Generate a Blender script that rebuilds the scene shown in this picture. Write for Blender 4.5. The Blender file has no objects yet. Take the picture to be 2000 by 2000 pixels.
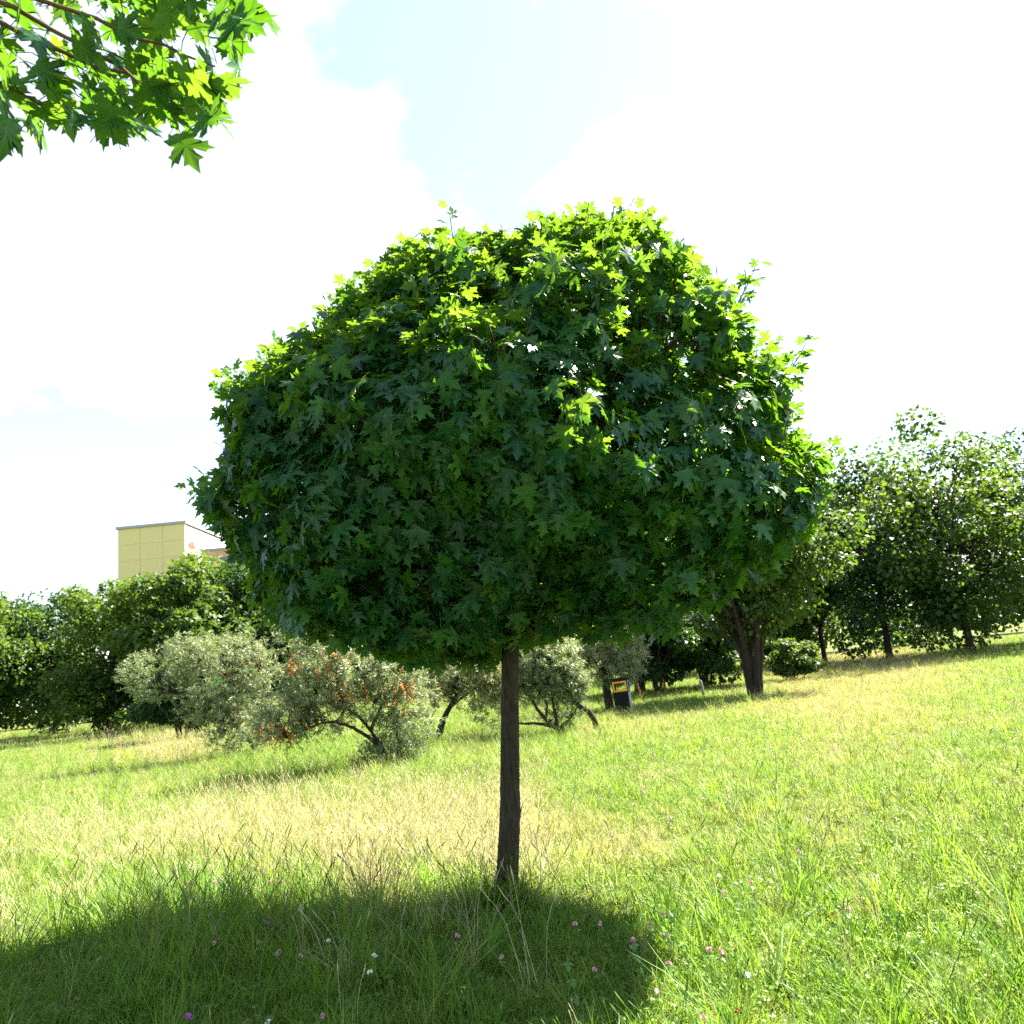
import bpy, math
import numpy as np
from mathutils import Vector, Matrix

R = math.radians
rng = np.random.default_rng(7)
scn = bpy.context.scene
col = scn.collection

# ------------------------------------------------------------------ camera
CAM_H = 1.6
PITCH, ROLL = R(10.9), R(5.5)
F = 1000.0 * 28.0 / 18.0                      # focal length in px of the 2000 px frame
_f = np.array([0, math.cos(PITCH), math.sin(PITCH)])
_r0 = np.array([1.0, 0, 0])
_u0 = np.array([0, -math.sin(PITCH), math.cos(PITCH)])
_r = _r0 * math.cos(ROLL) - _u0 * math.sin(ROLL)
_u = _u0 * math.cos(ROLL) + _r0 * math.sin(ROLL)
CAM = np.array([0, 0, CAM_H])
cd = bpy.data.cameras.new('camera'); cam = bpy.data.objects.new('camera', cd); col.objects.link(cam)
cd.lens = 28; cd.sensor_width = 36; cd.clip_start = 0.05; cd.clip_end = 3000
cam.matrix_world = Matrix(((_r[0], _u[0], -_f[0], 0), (_r[1], _u[1], -_f[1], 0), (_r[2], _u[2], -_f[2], CAM_H), (0, 0, 0, 1)))
cd.dof.use_dof = True; cd.dof.focus_distance = 4.2; cd.dof.aperture_fstop = 5.0
scn.camera = cam

# ------------------------------------------------------------------ sky, sun, exposure
SUN_EL, SUN_AZ = R(50), R(54)                 # azimuth to the right of straight ahead (+Y)
SUN_DIR = np.array([math.sin(SUN_AZ) * math.cos(SUN_EL), math.cos(SUN_AZ) * math.cos(SUN_EL), math.sin(SUN_EL)])
w = bpy.data.worlds.new('World'); scn.world = w; w.use_nodes = True
nt = w.node_tree; nt.nodes.clear()
def N(t, typ, **kw):
    n = t.nodes.new(typ)
    for k, v in kw.items(): setattr(n, k, v)
    return n
out = N(nt, 'ShaderNodeOutputWorld'); bg = N(nt, 'ShaderNodeBackground'); bg.inputs['Strength'].default_value = 0.05
sky = N(nt, 'ShaderNodeTexSky', sky_type='NISHITA', sun_disc=False, sun_elevation=SUN_EL, sun_rotation=SUN_AZ)
sky.air_density = 1.0; sky.dust_density = 0.3
tc = N(nt, 'ShaderNodeTexCoord'); sep = N(nt, 'ShaderNodeSeparateXYZ')
nt.links.new(tc.outputs['Generated'], sep.inputs[0])
def wm(op, a, b, clamp=False):
    m = N(nt, 'ShaderNodeMath', operation=op, use_clamp=clamp)
    for i, v in enumerate((a, b)):
        if v is None: continue
        if isinstance(v, (int, float)): m.inputs[i].default_value = v
        else: nt.links.new(v, m.inputs[i])
    return m.outputs[0]
zc = wm('ADD', wm('MAXIMUM', sep.outputs['Z'], 0.0), 0.12)
cx = wm('DIVIDE', sep.outputs['X'], zc); cy = wm('DIVIDE', sep.outputs['Y'], zc)
cmb = N(nt, 'ShaderNodeCombineXYZ'); nt.links.new(cx, cmb.inputs[0]); nt.links.new(cy, cmb.inputs[1]); cmb.inputs[2].default_value = 3.7
nz = N(nt, 'ShaderNodeTexNoise'); nz.inputs['Scale'].default_value = 1.15; nz.inputs['Detail'].default_value = 9; nz.inputs['Roughness'].default_value = 0.52
nt.links.new(cmb.outputs[0], nz.inputs['Vector'])
ramp = N(nt, 'ShaderNodeValToRGB'); ramp.color_ramp.elements[0].position = 0.512; ramp.color_ramp.elements[1].position = 0.535
nt.links.new(nz.outputs['Fac'], ramp.inputs[0])
fac = wm('ADD', wm('MULTIPLY', ramp.outputs[0], 0.58), 0.40)
mixs = N(nt, 'ShaderNodeMix', data_type='RGBA')
nt.links.new(fac, mixs.inputs['Factor']); nt.links.new(sky.outputs[0], mixs.inputs['A']); cl_ = N(nt, 'ShaderNodeMix', data_type='RGBA', blend_type='ADD'); cl_.inputs['Factor'].default_value = 0.55
nt.links.new(sky.outputs[0], cl_.inputs['B']); cl_.inputs['A'].default_value = (2.0, 1.9, 1.75, 1); nt.links.new(cl_.outputs['Result'], mixs.inputs['B'])
nt.links.new(mixs.outputs['Result'], bg.inputs[0]); nt.links.new(bg.outputs[0], out.inputs[0])

sl = bpy.data.lights.new('sun', 'SUN'); sun = bpy.data.objects.new('sun', sl); col.objects.link(sun)
sl.energy = 4.4; sl.angle = R(0.53); sl.color = (1.0, 0.93, 0.80)
sun.rotation_euler = Vector(SUN_DIR).to_track_quat('Z', 'Y').to_euler()
scn.view_settings.view_transform = 'Standard'; scn.view_settings.look = 'None'
scn.view_settings.exposure = 3.0; scn.view_settings.gamma = 1.0
scn.cycles.max_bounces = 10; scn.cycles.transmission_bounces = 8; scn.cycles.diffuse_bounces = 5
scn.cycles.use_denoising = False

# ------------------------------------------------------------------ pixel <-> world helpers
def ray(px, py):
    d = _f + _r * ((px - 1000) / F) - _u * ((py - 1000) / F)
    return d
def ground(px, py, z=0.0):
    d = ray(px, py); t = (z - CAM_H) / d[2]
    return CAM + d * t
def at(px, py, y):
    d = ray(px, py); return CAM + d * (y / d[1])
def project(P):
    P = np.asarray(P, float) - CAM
    zc_ = P @ _f
    return np.stack([1000 + F * (P @ _r) / zc_, 1000 - F * (P @ _u) / zc_], -1)

_nr = np.random.default_rng(3)
_K = _nr.normal(size=(24, 2)); _PH = _nr.uniform(0, 6.28, 24)
def smooth_noise(x, y, s):
    v = 0
    for k, p in zip(_K, _PH): v = v + np.sin((x * k[0] + y * k[1]) * s + p)
    return v / 24 ** .5 * 0.7
def terrain(x, y):
    x = np.asarray(x, float); y = np.asarray(y, float)
    far = np.clip((np.hypot(x, y) - 9) / 25, 0, 1)
    return 0.02 * smooth_noise(x, y, 0.9) + far * 0.10 * smooth_noise(x + 9, y, 0.12)

# ------------------------------------------------------------------ mesh collecting
def nrm(v): return v / np.maximum(np.linalg.norm(v, axis=-1, keepdims=True), 1e-9)
class MB:
    def __init__(s): s.V = []; s.L = []; s.n = 0; s.T = []; s.UV = []; s.M = []; s.flat = False
    def add(s, V, Fs, tint=0.0, uv=None, mat=0):
        V = np.asarray(V, float); s.V.append(V)
        s.UV.append(np.zeros((len(V), 2)) if uv is None else np.asarray(uv, float))
        for Fa in (Fs if isinstance(Fs, list) else [Fs]):
            Fa = np.asarray(Fa, np.int64)
            if len(Fa) == 0: continue
            s.L.append(Fa + s.n)
            t = np.asarray(tint, float)
            s.T.append(np.full(len(Fa), float(t)) if t.ndim == 0 else np.repeat(t, len(Fa) // len(t)))
            s.M.append(np.full(len(Fa), mat))
        s.n += len(V)
    def mesh(s, name, mats, smooth=False):
        me = bpy.data.meshes.new(name)
        V = np.concatenate(s.V); me.vertices.add(len(V)); me.vertices.foreach_set('co', V.ravel())
        tot = np.concatenate([np.full(len(a), a.shape[1]) for a in s.L]); loops = np.concatenate([a.ravel() for a in s.L])
        me.loops.add(len(loops)); me.loops.foreach_set('vertex_index', loops.astype(np.int32))
        me.polygons.add(len(tot)); me.polygons.foreach_set('loop_start', (np.cumsum(tot) - tot).astype(np.int32))
        me.polygons.foreach_set('material_index', np.concatenate(s.M).astype(np.int32))
        me.polygons.foreach_set('use_smooth', np.full(len(tot), not s.flat))
        uv = me.uv_layers.new(name='UVMap'); uv.data.foreach_set('uv', np.concatenate(s.UV)[loops].ravel())
        a = me.attributes.new('tint', 'FLOAT', 'FACE'); a.data.foreach_set('value', np.concatenate(s.T).astype(np.float32))
        for m in (mats if isinstance(mats, (list, tuple)) else [mats]): me.materials.append(m)
        me.update(calc_edges=True); me.validate()
        return me
    def build(s, name, mats, parent=None, smooth=False):
        o = bpy.data.objects.new(name, s.mesh(name, mats, smooth)); col.objects.link(o)
        if parent is not None: attach(o, parent)
        return o
def attach(o, parent):
    o.parent = parent; o.matrix_parent_inverse = Matrix.Translation(-Vector(parent.location))
def thing(name, loc, label, cat, group=None):
    o = bpy.data.objects.new(name, None); col.objects.link(o); o.location = [float(v) for v in loc]
    o.empty_display_size = 0.2; tag(o, label, cat, group); return o
def tag(o, label=None, cat=None, group=None, kind=None):
    for k, v in (('label', label), ('category', cat), ('group', group), ('kind', kind)):
        if v: o[k] = v
    return o

def tube(mb, pts, rad, seg=8, tint=0.0, mat=0, wob=0.0, cap=True):
    pts = np.asarray(pts, float); n = len(pts); rad = np.broadcast_to(np.asarray(rad, float), (n,))
    tan = nrm(np.gradient(pts, axis=0))
    ref = np.array([0.31, 0.17, 0.93]) if abs(tan[0][2]) < .9 else np.array([1.0, 0.1, 0])
    a = nrm(np.cross(tan, ref)); b = np.cross(tan, a)
    th = np.arange(seg) * 2 * math.pi / seg
    rr = rad[:, None] * (1 + wob * rng.normal(size=(n, seg)))
    V = pts[:, None, :] + rr[..., None] * (np.cos(th)[None, :, None] * a[:, None, :] + np.sin(th)[None, :, None] * b[:, None, :])
    V = V.reshape(-1, 3); i = np.arange(n - 1)[:, None] * seg; j = np.arange(seg)[None, :]; k = (j + 1) % seg
    Q = np.stack([i + j, i + k, i + seg + k, i + seg + j], -1).reshape(-1, 4)
    tot = np.concatenate([[0], np.cumsum(np.linalg.norm(np.diff(pts, axis=0), axis=1))])
    uv = np.stack([np.tile(th / 6.283, n), np.repeat(tot, seg)], -1)
    Fs = [Q]
    if cap: V = np.vstack([V, pts[-1] + tan[-1] * rad[-1] * .5]); uv = np.vstack([uv, [0, tot[-1]]]); b0 = (n - 1) * seg; jj = np.arange(seg); Fs.append(np.stack([b0 + jj, b0 + (jj + 1) % seg, np.full(seg, n * seg)], -1))
    mb.add(V, Fs, tint, uv, mat)
def curve(p, n=6, jit=0.0):
    """smooth polyline through the points p"""
    p = np.asarray(p, float)
    if len(p) < 3: 
        t = np.linspace(0, 1, n)[:, None]; q = p[0] * (1 - t) + p[-1] * t
    else:
        pp = np.vstack([2 * p[0] - p[1], p, 2 * p[-1] - p[-2]]); q = []
        for i in range(1, len(pp) - 2):
            t = np.linspace(0, 1, n, endpoint=False)[:, None]; a, b, c, d = pp[i - 1:i + 3]
            q.append(.5 * (2 * b + (c - a) * t + (2 * a - 5 * b + 4 * c - d) * t ** 2 + (3 * b - a - 3 * c + d) * t ** 3))
        q = np.vstack(q + [p[-1:]])
    if jit: q[1:-1] += rng.normal(size=q[1:-1].shape) * jit
    return q
def box(mb, lo, hi, mat=0):
    mb.flat = True; x0, y0, z0 = lo; x1, y1, z1 = hi
    V = [(x0, y0, z0), (x1, y0, z0), (x1, y1, z0), (x0, y1, z0), (x0, y0, z1), (x1, y0, z1), (x1, y1, z1), (x0, y1, z1)]
    mb.add(V, np.array([(0, 3, 2, 1), (4, 5, 6, 7), (0, 1, 5, 4), (1, 2, 6, 5), (2, 3, 7, 6), (3, 0, 4, 7)]), mat=mat)
def frames(n, t):
    n = nrm(n); y = nrm(t - (t * n).sum(-1, keepdims=True) * n); return np.cross(y, n), y, n
def put(mb, LV, LF, pos, n, t, scale, tint, LUV=None, mat=0):
    if len(pos) == 0: return
    X, Y, Z = frames(n, t); s = np.asarray(scale)[:, None, None]
    V = pos[:, None, :] + s * (LV[None, :, 0:1] * X[:, None] + LV[None, :, 1:2] * Y[:, None] + LV[None, :, 2:3] * Z[:, None])
    m = len(LV); off = (np.arange(len(pos)) * m)[:, None, None]
    Fs = [(np.asarray(f)[None] + off).reshape(-1, np.asarray(f).shape[1]) for f in (LF if isinstance(LF, list) else [LF])]
    mb.add(V.reshape(-1, 3), Fs, tint, None if LUV is None else np.tile(LUV, (len(pos), 1)), mat)

# ------------------------------------------------------------------ materials
def newmat(name):
    m = bpy.data.materials.new(name); m.use_nodes = True; t = m.node_tree; t.nodes.clear()
    return m, t, N(t, 'ShaderNodeOutputMaterial')
def lk(t, a, b): t.links.new(a, b)
def leaf_mat(name, refl, trans, rough=0.42, spec=0.5, fac=0.45, source='tint', vein=None):
    """refl/trans: two colours each, mixed by the leaf's own tint"""
    m, t, o = newmat(name)
    if source == 'random':
        at_ = N(t, 'ShaderNodeObjectInfo'); pw = N(t, 'ShaderNodeMath', operation='POWER'); pw.inputs[1].default_value = 2.2; lk(t, at_.outputs['Random'], pw.inputs[0]); f = pw.outputs[0]
    elif source == 'instancer':
        at_ = N(t, 'ShaderNodeAttribute', attribute_type='INSTANCER', attribute_name='tint'); f = at_.outputs['Fac']
    else:
        at_ = N(t, 'ShaderNodeAttribute', attribute_type='GEOMETRY', attribute_name='tint'); f = at_.outputs['Fac']
    def mixc(cs):
        mx = N(t, 'ShaderNodeMix', data_type='RGBA'); lk(t, f, mx.inputs['Factor'])
        mx.inputs['A'].default_value = (*cs[0], 1); mx.inputs['B'].default_value = (*cs[1], 1); return mx.outputs['Result']
    c1, c2 = mixc(refl), mixc(trans)
    if vein:
        uv = N(t, 'ShaderNodeUVMap'); sp = N(t, 'ShaderNodeSeparateXYZ'); lk(t, uv.outputs[0], sp.inputs[0])
        def M(op, a, b=None, clamp=False):
            q = N(t, 'ShaderNodeMath', operation=op, use_clamp=clamp)
            for i, v in enumerate((a, b)):
                if v is None: continue
                if isinstance(v, (int, float)): q.inputs[i].default_value = v
                else: lk(t, v, q.inputs[i])
            return q.outputs[0]
        best = None
        for a in (90, 41, 139, 4, 176):
            ca, sa = math.cos(R(a)), math.sin(R(a))
            perp = M('ABSOLUTE', M('SUBTRACT', M('MULTIPLY', sp.outputs[0], sa), M('MULTIPLY', sp.outputs[1], ca)))
            along = M('ADD', M('MULTIPLY', sp.outputs[0], ca), M('MULTIPLY', sp.outputs[1], sa))
            d = M('ADD', perp, M('MULTIPLY', M('LESS_THAN', along, 0.0), 1.0))
            best = d if best is None else M('MINIMUM', best, d)
        vf = M('SUBTRACT', 1.0, M('DIVIDE', best, 0.022), True); vf = M('MULTIPLY', vf, 0.75)
        def vm(c, vc):
            mx = N(t, 'ShaderNodeMix', data_type='RGBA'); lk(t, vf, mx.inputs['Factor']); lk(t, c, mx.inputs['A']); mx.inputs['B'].default_value = (*vc, 1); return mx.outputs['Result']
        c1 = vm(c1, vein[0]); c2 = vm(c2, vein[1])
    p = N(t, 'ShaderNodeBsdfPrincipled'); p.inputs['Roughness'].default_value = rough; p.inputs['Specular IOR Level'].default_value = spec
    lk(t, c1, p.inputs['Base Color'])
    tr = N(t, 'ShaderNodeBsdfTranslucent'); lk(t, c2, tr.inputs[0])
    ms = N(t, 'ShaderNodeMixShader'); ms.inputs[0].default_value = fac; lk(t, p.outputs[0], ms.inputs[1]); lk(t, tr.outputs[0], ms.inputs[2]); lk(t, ms.outputs[0], o.inputs[0])
    return m
def bark_mat(name, c1, c2, scale=(30, 30, 5), bump=0.6, lichen=None):
    m, t, o = newmat(name)
    g = N(t, 'ShaderNodeTexCoord'); mp = N(t, 'ShaderNodeMapping'); mp.inputs['Scale'].default_value = scale; lk(t, g.outputs['Object'], mp.inputs[0])
    nz = N(t, 'ShaderNodeTexNoise'); nz.inputs['Scale'].default_value = 1.6; nz.inputs['Detail'].default_value = 8; nz.inputs['Roughness'].default_value = .65; lk(t, mp.outputs[0], nz.inputs[0])
    rp = N(t, 'ShaderNodeValToRGB'); rp.color_ramp.elements[0].position = .32; rp.color_ramp.elements[1].position = .7
    rp.color_ramp.elements[0].color = (*c1, 1); rp.color_ramp.elements[1].color = (*c2, 1); lk(t, nz.outputs[0], rp.inputs[0])
    c = rp.outputs[0]
    if lichen:
        n2 = N(t, 'ShaderNodeTexNoise'); n2.inputs['Scale'].default_value = 9; n2.inputs['Detail'].default_value = 6; lk(t, g.outputs['Object'], n2.inputs[0])
        r2 = N(t, 'ShaderNodeValToRGB'); r2.color_ramp.elements[0].position = .55; r2.color_ramp.elements[1].position = .68; lk(t, n2.outputs[0], r2.inputs[0])
        mu = N(t, 'ShaderNodeMath', operation='MULTIPLY'); mu.inputs[1].default_value = .55; lk(t, r2.outputs[0], mu.inputs[0])
        mx = N(t, 'ShaderNodeMix', data_type='RGBA'); lk(t, mu.outputs[0], mx.inputs['Factor']); lk(t, c, mx.inputs['A']); mx.inputs['B'].default_value = (*lichen, 1); c = mx.outputs['Result']
        n3 = N(t, 'ShaderNodeTexVoronoi'); n3.inputs['Scale'].default_value = 70; lk(t, g.outputs['Object'], n3.inputs[0])
        r3 = N(t, 'ShaderNodeValToRGB'); r3.color_ramp.elements[0].position = .10; r3.color_ramp.elements[1].position = .17; r3.color_ramp.elements[0].color = (.6, .6, .6, 1); r3.color_ramp.elements[1].color = (0, 0, 0, 1); lk(t, n3.outputs['Distance'], r3.inputs[0])
        mx = N(t, 'ShaderNodeMix', data_type='RGBA'); lk(t, r3.outputs[0], mx.inputs['Factor']); lk(t, c, mx.inputs['A']); mx.inputs['B'].default_value = (.12, .17, .15, 1); c = mx.outputs['Result']
    p = N(t, 'ShaderNodeBsdfPrincipled'); p.inputs['Roughness'].default_value = .85; p.inputs['Specular IOR Level'].default_value = .2; lk(t, c, p.inputs['Base Color'])
    b = N(t, 'ShaderNodeBump'); b.inputs['Strength'].default_value = bump; b.inputs['Distance'].default_value = .02; lk(t, nz.outputs[0], b.inputs['Height']); lk(t, b.outputs[0], p.inputs['Normal']); lk(t, p.outputs[0], o.inputs[0])
    return m
def plain(name, c, rough=.6, spec=.4, metal=0.0, var=0.15, scale=40):
    m, t, o = newmat(name)
    g = N(t, 'ShaderNodeTexCoord'); nz = N(t, 'ShaderNodeTexNoise'); nz.inputs['Scale'].default_value = scale; nz.inputs['Detail'].default_value = 5; lk(t, g.outputs['Object'], nz.inputs[0])
    rp = N(t, 'ShaderNodeValToRGB'); rp.color_ramp.elements[0].color = (*[v * (1 - var) for v in c], 1); rp.color_ramp.elements[1].color = (*[min(1, v * (1 + var)) for v in c], 1); lk(t, nz.outputs[0], rp.inputs[0])
    p = N(t, 'ShaderNodeBsdfPrincipled'); p.inputs['Roughness'].default_value = rough; p.inputs['Specular IOR Level'].default_value = spec; p.inputs['Metallic'].default_value = metal
    lk(t, rp.outputs[0], p.inputs['Base Color']); lk(t, p.outputs[0], o.inputs[0]); return m

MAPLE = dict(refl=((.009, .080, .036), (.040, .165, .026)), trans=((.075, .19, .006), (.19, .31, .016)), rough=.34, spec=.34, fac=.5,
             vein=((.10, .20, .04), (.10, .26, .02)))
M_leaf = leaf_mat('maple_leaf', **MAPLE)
M_leaf1 = leaf_mat('maple_leaf_single', source='random', **MAPLE)
M_bg = leaf_mat('broadleaf_foliage', ((.022, .055, .016), (.06, .12, .02)), ((.08, .17, .012), (.20, .28, .02)), rough=.5, spec=.22, fac=.35)
M_bgdark = leaf_mat('dark_foliage', ((.012, .038, .016), (.03, .075, .02)), ((.06, .16, .012), (.14, .26, .02)), rough=.5, spec=.22, fac=.3)
M_silver = leaf_mat('silver_foliage', ((.085, .14, .065), (.25, .28, .16)), ((.15, .22, .05), (.38, .42, .14)), rough=.45, fac=.35)
M_willow = leaf_mat('grey_willow_foliage', ((.13, .18, .09), (.32, .34, .19)), ((.26, .32, .10), (.55, .56, .22)), rough=.42, fac=.35)
M_berry = plain('orange_berry', (.62, .17, .015), .35, .5)
M_bark = bark_mat('maple_bark', (.014, .011, .008), (.060, .047, .031), lichen=(.045, .055, .010))
M_bark2 = bark_mat('dark_bark', (.014, .010, .007), (.05, .038, .026), (20, 20, 6))
M_twig = plain('reddish_twig', (.085, .042, .022), .7)

# ------------------------------------------------------------------ ground
mb = MB()
gx = np.concatenate([-np.geomspace(1500, 40, 14), np.linspace(-36, 36, 97), np.geomspace(40, 1500, 14)])
gy = np.concatenate([-np.geomspace(300, 12, 6), np.linspace(-8, 70, 105), np.geomspace(75, 2500, 16)])
GX, GY = np.meshgrid(gx, gy, indexing='ij'); GZ = terrain(GX, GY)
ni, nj = GX.shape; I, J = np.meshgrid(np.arange(ni - 1), np.arange(nj - 1), indexing='ij'); a = (I * nj + J).ravel()
mb.add(np.stack([GX, GY, GZ], -1).reshape(-1, 3), np.stack([a, a + nj, a + nj + 1, a + 1], -1))
def ground_mat():
    m, t, o = newmat('meadow_soil')
    g = N(t, 'ShaderNodeTexCoord')
    n1 = N(t, 'ShaderNodeTexNoise'); n1.inputs['Scale'].default_value = .35; n1.inputs['Detail'].default_value = 6; lk(t, g.outputs['Object'], n1.inputs[0])
    n2 = N(t, 'ShaderNodeTexNoise'); n2.inputs['Scale'].default_value = 14; n2.inputs['Detail'].default_value = 8; lk(t, g.outputs['Object'], n2.inputs[0])
    r1 = N(t, 'ShaderNodeValToRGB'); r1.color_ramp.elements[0].position = .4; r1.color_ramp.elements[1].position = .65
    r1.color_ramp.elements[0].color = (.06, .115, .02, 1); r1.color_ramp.elements[1].color = (.17, .155, .05, 1); lk(t, n1.outputs[0], r1.inputs[0])
    r2 = N(t, 'ShaderNodeValToRGB'); r2.color_ramp.elements[0].color = (.35, .35, .3, 1); r2.color_ramp.elements[1].color = (1.3, 1.3, 1.2, 1); lk(t, n2.outputs[0], r2.inputs[0])
    mx = N(t, 'ShaderNodeMix', data_type='RGBA', blend_type='MULTIPLY'); mx.inputs['Factor'].default_value = 1; lk(t, r1.outputs[0], mx.inputs['A']); lk(t, r2.outputs[0], mx.inputs['B'])
    p = N(t, 'ShaderNodeBsdfPrincipled'); p.inputs['Roughness'].default_value = .95; p.inputs['Specular IOR Level'].default_value = .1; lk(t, mx.outputs['Result'], p.inputs['Base Color'])
    b = N(t, 'ShaderNodeBump'); b.inputs['Distance'].default_value = .06; lk(t, n2.outputs[0], b.inputs['Height']); lk(t, b.outputs[0], p.inputs['Normal']); lk(t, p.outputs[0], o.inputs[0]); return m
tag(mb.build('ground', ground_mat(), smooth=True), 'gently rolling meadow ground under the grass', 'ground', kind='structure')

# ------------------------------------------------------------------ maple leaf shape
half = np.array([(0, 0), (.10, -.07), (.26, -.06), (.37, -.15), (.43, -.01), (.63, -.02), (.52, .10), (.50, .19), (.33, .25),
                 (.50, .33), (.56, .41), (.71, .42), (.67, .53), (.80, .70), (.61, .63), (.51, .70), (.43, .57), (.20, .47),
                 (.24, .62), (.22, .70), (.37, .80), (.19, .84), (.11, .94), (0, 1.14)])
OUT2 = np.vstack([half, (half[1:-1] * [-1, 1])[::-1]])
def maple_leaf(seed):
    q = np.random.default_rng(seed)
    c = np.array([[0, .33], [0, .62], [.28, .42], [-.28, .42], [.25, .08], [-.25, .08]])
    o2 = OUT2 * (1 + q.normal(size=OUT2.shape) * .025)
    P = np.vstack([c[:1], o2]); m = len(o2)
    fold = q.uniform(.0, .07); droop = q.uniform(.12, .34); wv = q.uniform(.0, .035); ph = q.uniform(0, 6.28)
    r = np.hypot(P[:, 0], P[:, 1] - .25)
    z = fold * np.abs(P[:, 0]) - droop * r ** 2 + wv * np.sin(5 * np.arctan2(P[:, 0], P[:, 1] - .25) + ph) * r
    V = np.column_stack([P, z])
    i = np.arange(m); Fl = np.column_stack([np.zeros(m, int), 1 + i, 1 + (i + 1) % m])
    # petiole: three-sided stalk
    b = len(V); w_ = .018; L = q.uniform(.6, 1.0); dz = q.uniform(-.5, -.1)
    st = []
    for k, (yy, zz) in enumerate(((.02, V[1, 2] - .01), (-L * .5, dz * .15 - .02), (-L, dz))):
        for a_ in (0, 2.09, 4.19): st.append((w_ * math.cos(a_), yy, zz + w_ * math.sin(a_)))
    V = np.vstack([V, st]); Q = []
    for k in range(2):
        for j in range(3): Q.append((b + 3 * k + j, b + 3 * k + (j + 1) % 3, b + 3 * k + 3 + (j + 1) % 3, b + 3 * k + 3 + j))
    UV = V[:, :2].copy(); UV[b:] = (0, .3)
    return V, [Fl, np.array(Q)], UV
LEAVES = [maple_leaf(s) for s in range(6)]
LEAFMESH = []
for V, Fs, UV in LEAVES:
    q = MB(); q.add(V, Fs, .3, UV); LEAFMESH.append(q.mesh('leaf', M_leaf1, smooth=True))
def leaf_objects(pos, n, t, scale, parent, var):
    X, Y, Z = frames(n, t)
    for k in range(len(pos)):
        o = bpy.data.objects.new('leaf', LEAFMESH[var[k]]); col.objects.link(o)
        M = np.eye(4); M[:3, 0] = X[k] * scale[k]; M[:3, 1] = Y[k] * scale[k]; M[:3, 2] = Z[k] * scale[k]; M[:3, 3] = pos[k]
        attach(o, parent); o.matrix_basis = Matrix(M.tolist())

# ------------------------------------------------------------------ the ball-crowned maple
BASE = ground(985, 1772); D = BASE[1]
tree = thing('maple_tree', (BASE[0], BASE[1], 0), 'ball-headed maple with dense dark green crown on a slim bare trunk', 'tree')
tp = [(983, 1800, 26), (985, 1775, 24), (987, 1745, 21.5), (991, 1700, 20), (994, 1640, 19), (996, 1580, 18.8), (996, 1500, 17.5), (996, 1420, 17), (996, 1350, 16.5), (997, 1280, 16), (999, 1215, 15.5), (1003, 1130, 15), (1008, 1040, 13.5)]
tpts = np.array([at(a_, b_, D) for a_, b_, c_ in tp]); trad = np.array([c_ for *_, c_ in tp]) / F * D * 1.02
tpts[0, 2] = -.06
q = curve(tpts, 6); rr = np.interp(np.linspace(0, len(tp) - 1, len(q)), np.arange(len(tp)), trad)
mb = MB(); tube(mb, q, rr, 40, wob=.014)
trunk = mb.build('trunk', M_bark, tree, smooth=True)
mb = MB()   # peeled sliver of bark standing off the stem
s0 = at(1013, 1600, D - .01); s1 = at(1016, 1586, D - .012); s2 = at(1021, 1571, D - .012)
tube(mb, curve([s0, s1, s2], 3), [.010, .011, .009, .007, .005, .003, .001], 5)
attach(mb.build('bark_sliver', M_twig), trunk); bpy.data.objects['bark_sliver'].matrix_parent_inverse = Matrix()
left = [(980, 1290), (900, 1287), (780, 1283), (700, 1258), (600, 1236), (530, 1200), (492, 1140), (474, 1095), (440, 1045), (410, 1000), (392, 975), (405, 945), (440, 895), (436, 850), (432, 800), (446, 760), (505, 728), (565, 685), (610, 645), (668, 600), (730, 548), (785, 510), (850, 492), (940, 474), (1040, 452), (1130, 436), (1190, 430)]
right = [(1020, 1262), (1080, 1238), (1150, 1232), (1240, 1232), (1310, 1238), (1350, 1208), (1400, 1175), (1445, 1135), (1500, 1108), (1540, 1075), (1585, 1025), (1602, 985), (1610, 930), (1600, 895), (1565, 850), (1545, 790), (1535, 715), (1484, 675), (1456, 615), (1425, 565), (1370, 535), (1335, 498), (1285, 460), (1245, 436), (1190, 430)]
AX = at(1003, 1000, D)[0]
CPX = (1005, 880); CC = at(*CPX, D); zbot, ztop = 1.62, 4.4
_ax = nrm(ray(*CPX)); _e1 = nrm(_r - _ax * (_r @ _ax)); _e2 = np.cross(_e1, _ax); DC = np.linalg.norm(CC - CAM)
ring = np.array(left[::-1] + right)
rv = nrm(np.array([ray(a_, b_) for a_, b_ in ring])); ang = np.arctan2(rv @ _e2, rv @ _e1)
Rr = 1.035 * DC * np.sqrt(1 - (rv @ _ax) ** 2)                      # radius whose tangent cone meets the outline
oi = np.argsort(ang); ang, Rr = ang[oi], Rr[oi]
ag = np.linspace(-math.pi, math.pi, 361); Rg = np.interp(ag, ang, Rr, period=2 * math.pi)
Rg = np.convolve(np.pad(Rg, 1, 'wrap'), np.ones(3) / 3, 'valid')
CELL = nrm(np.random.default_rng(11).normal(size=(300, 3))); CAMP = np.random.default_rng(12).uniform(-.10, .12, 300) * (1 + .9 * np.clip(CELL[:, 2], 0, 1))
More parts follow.
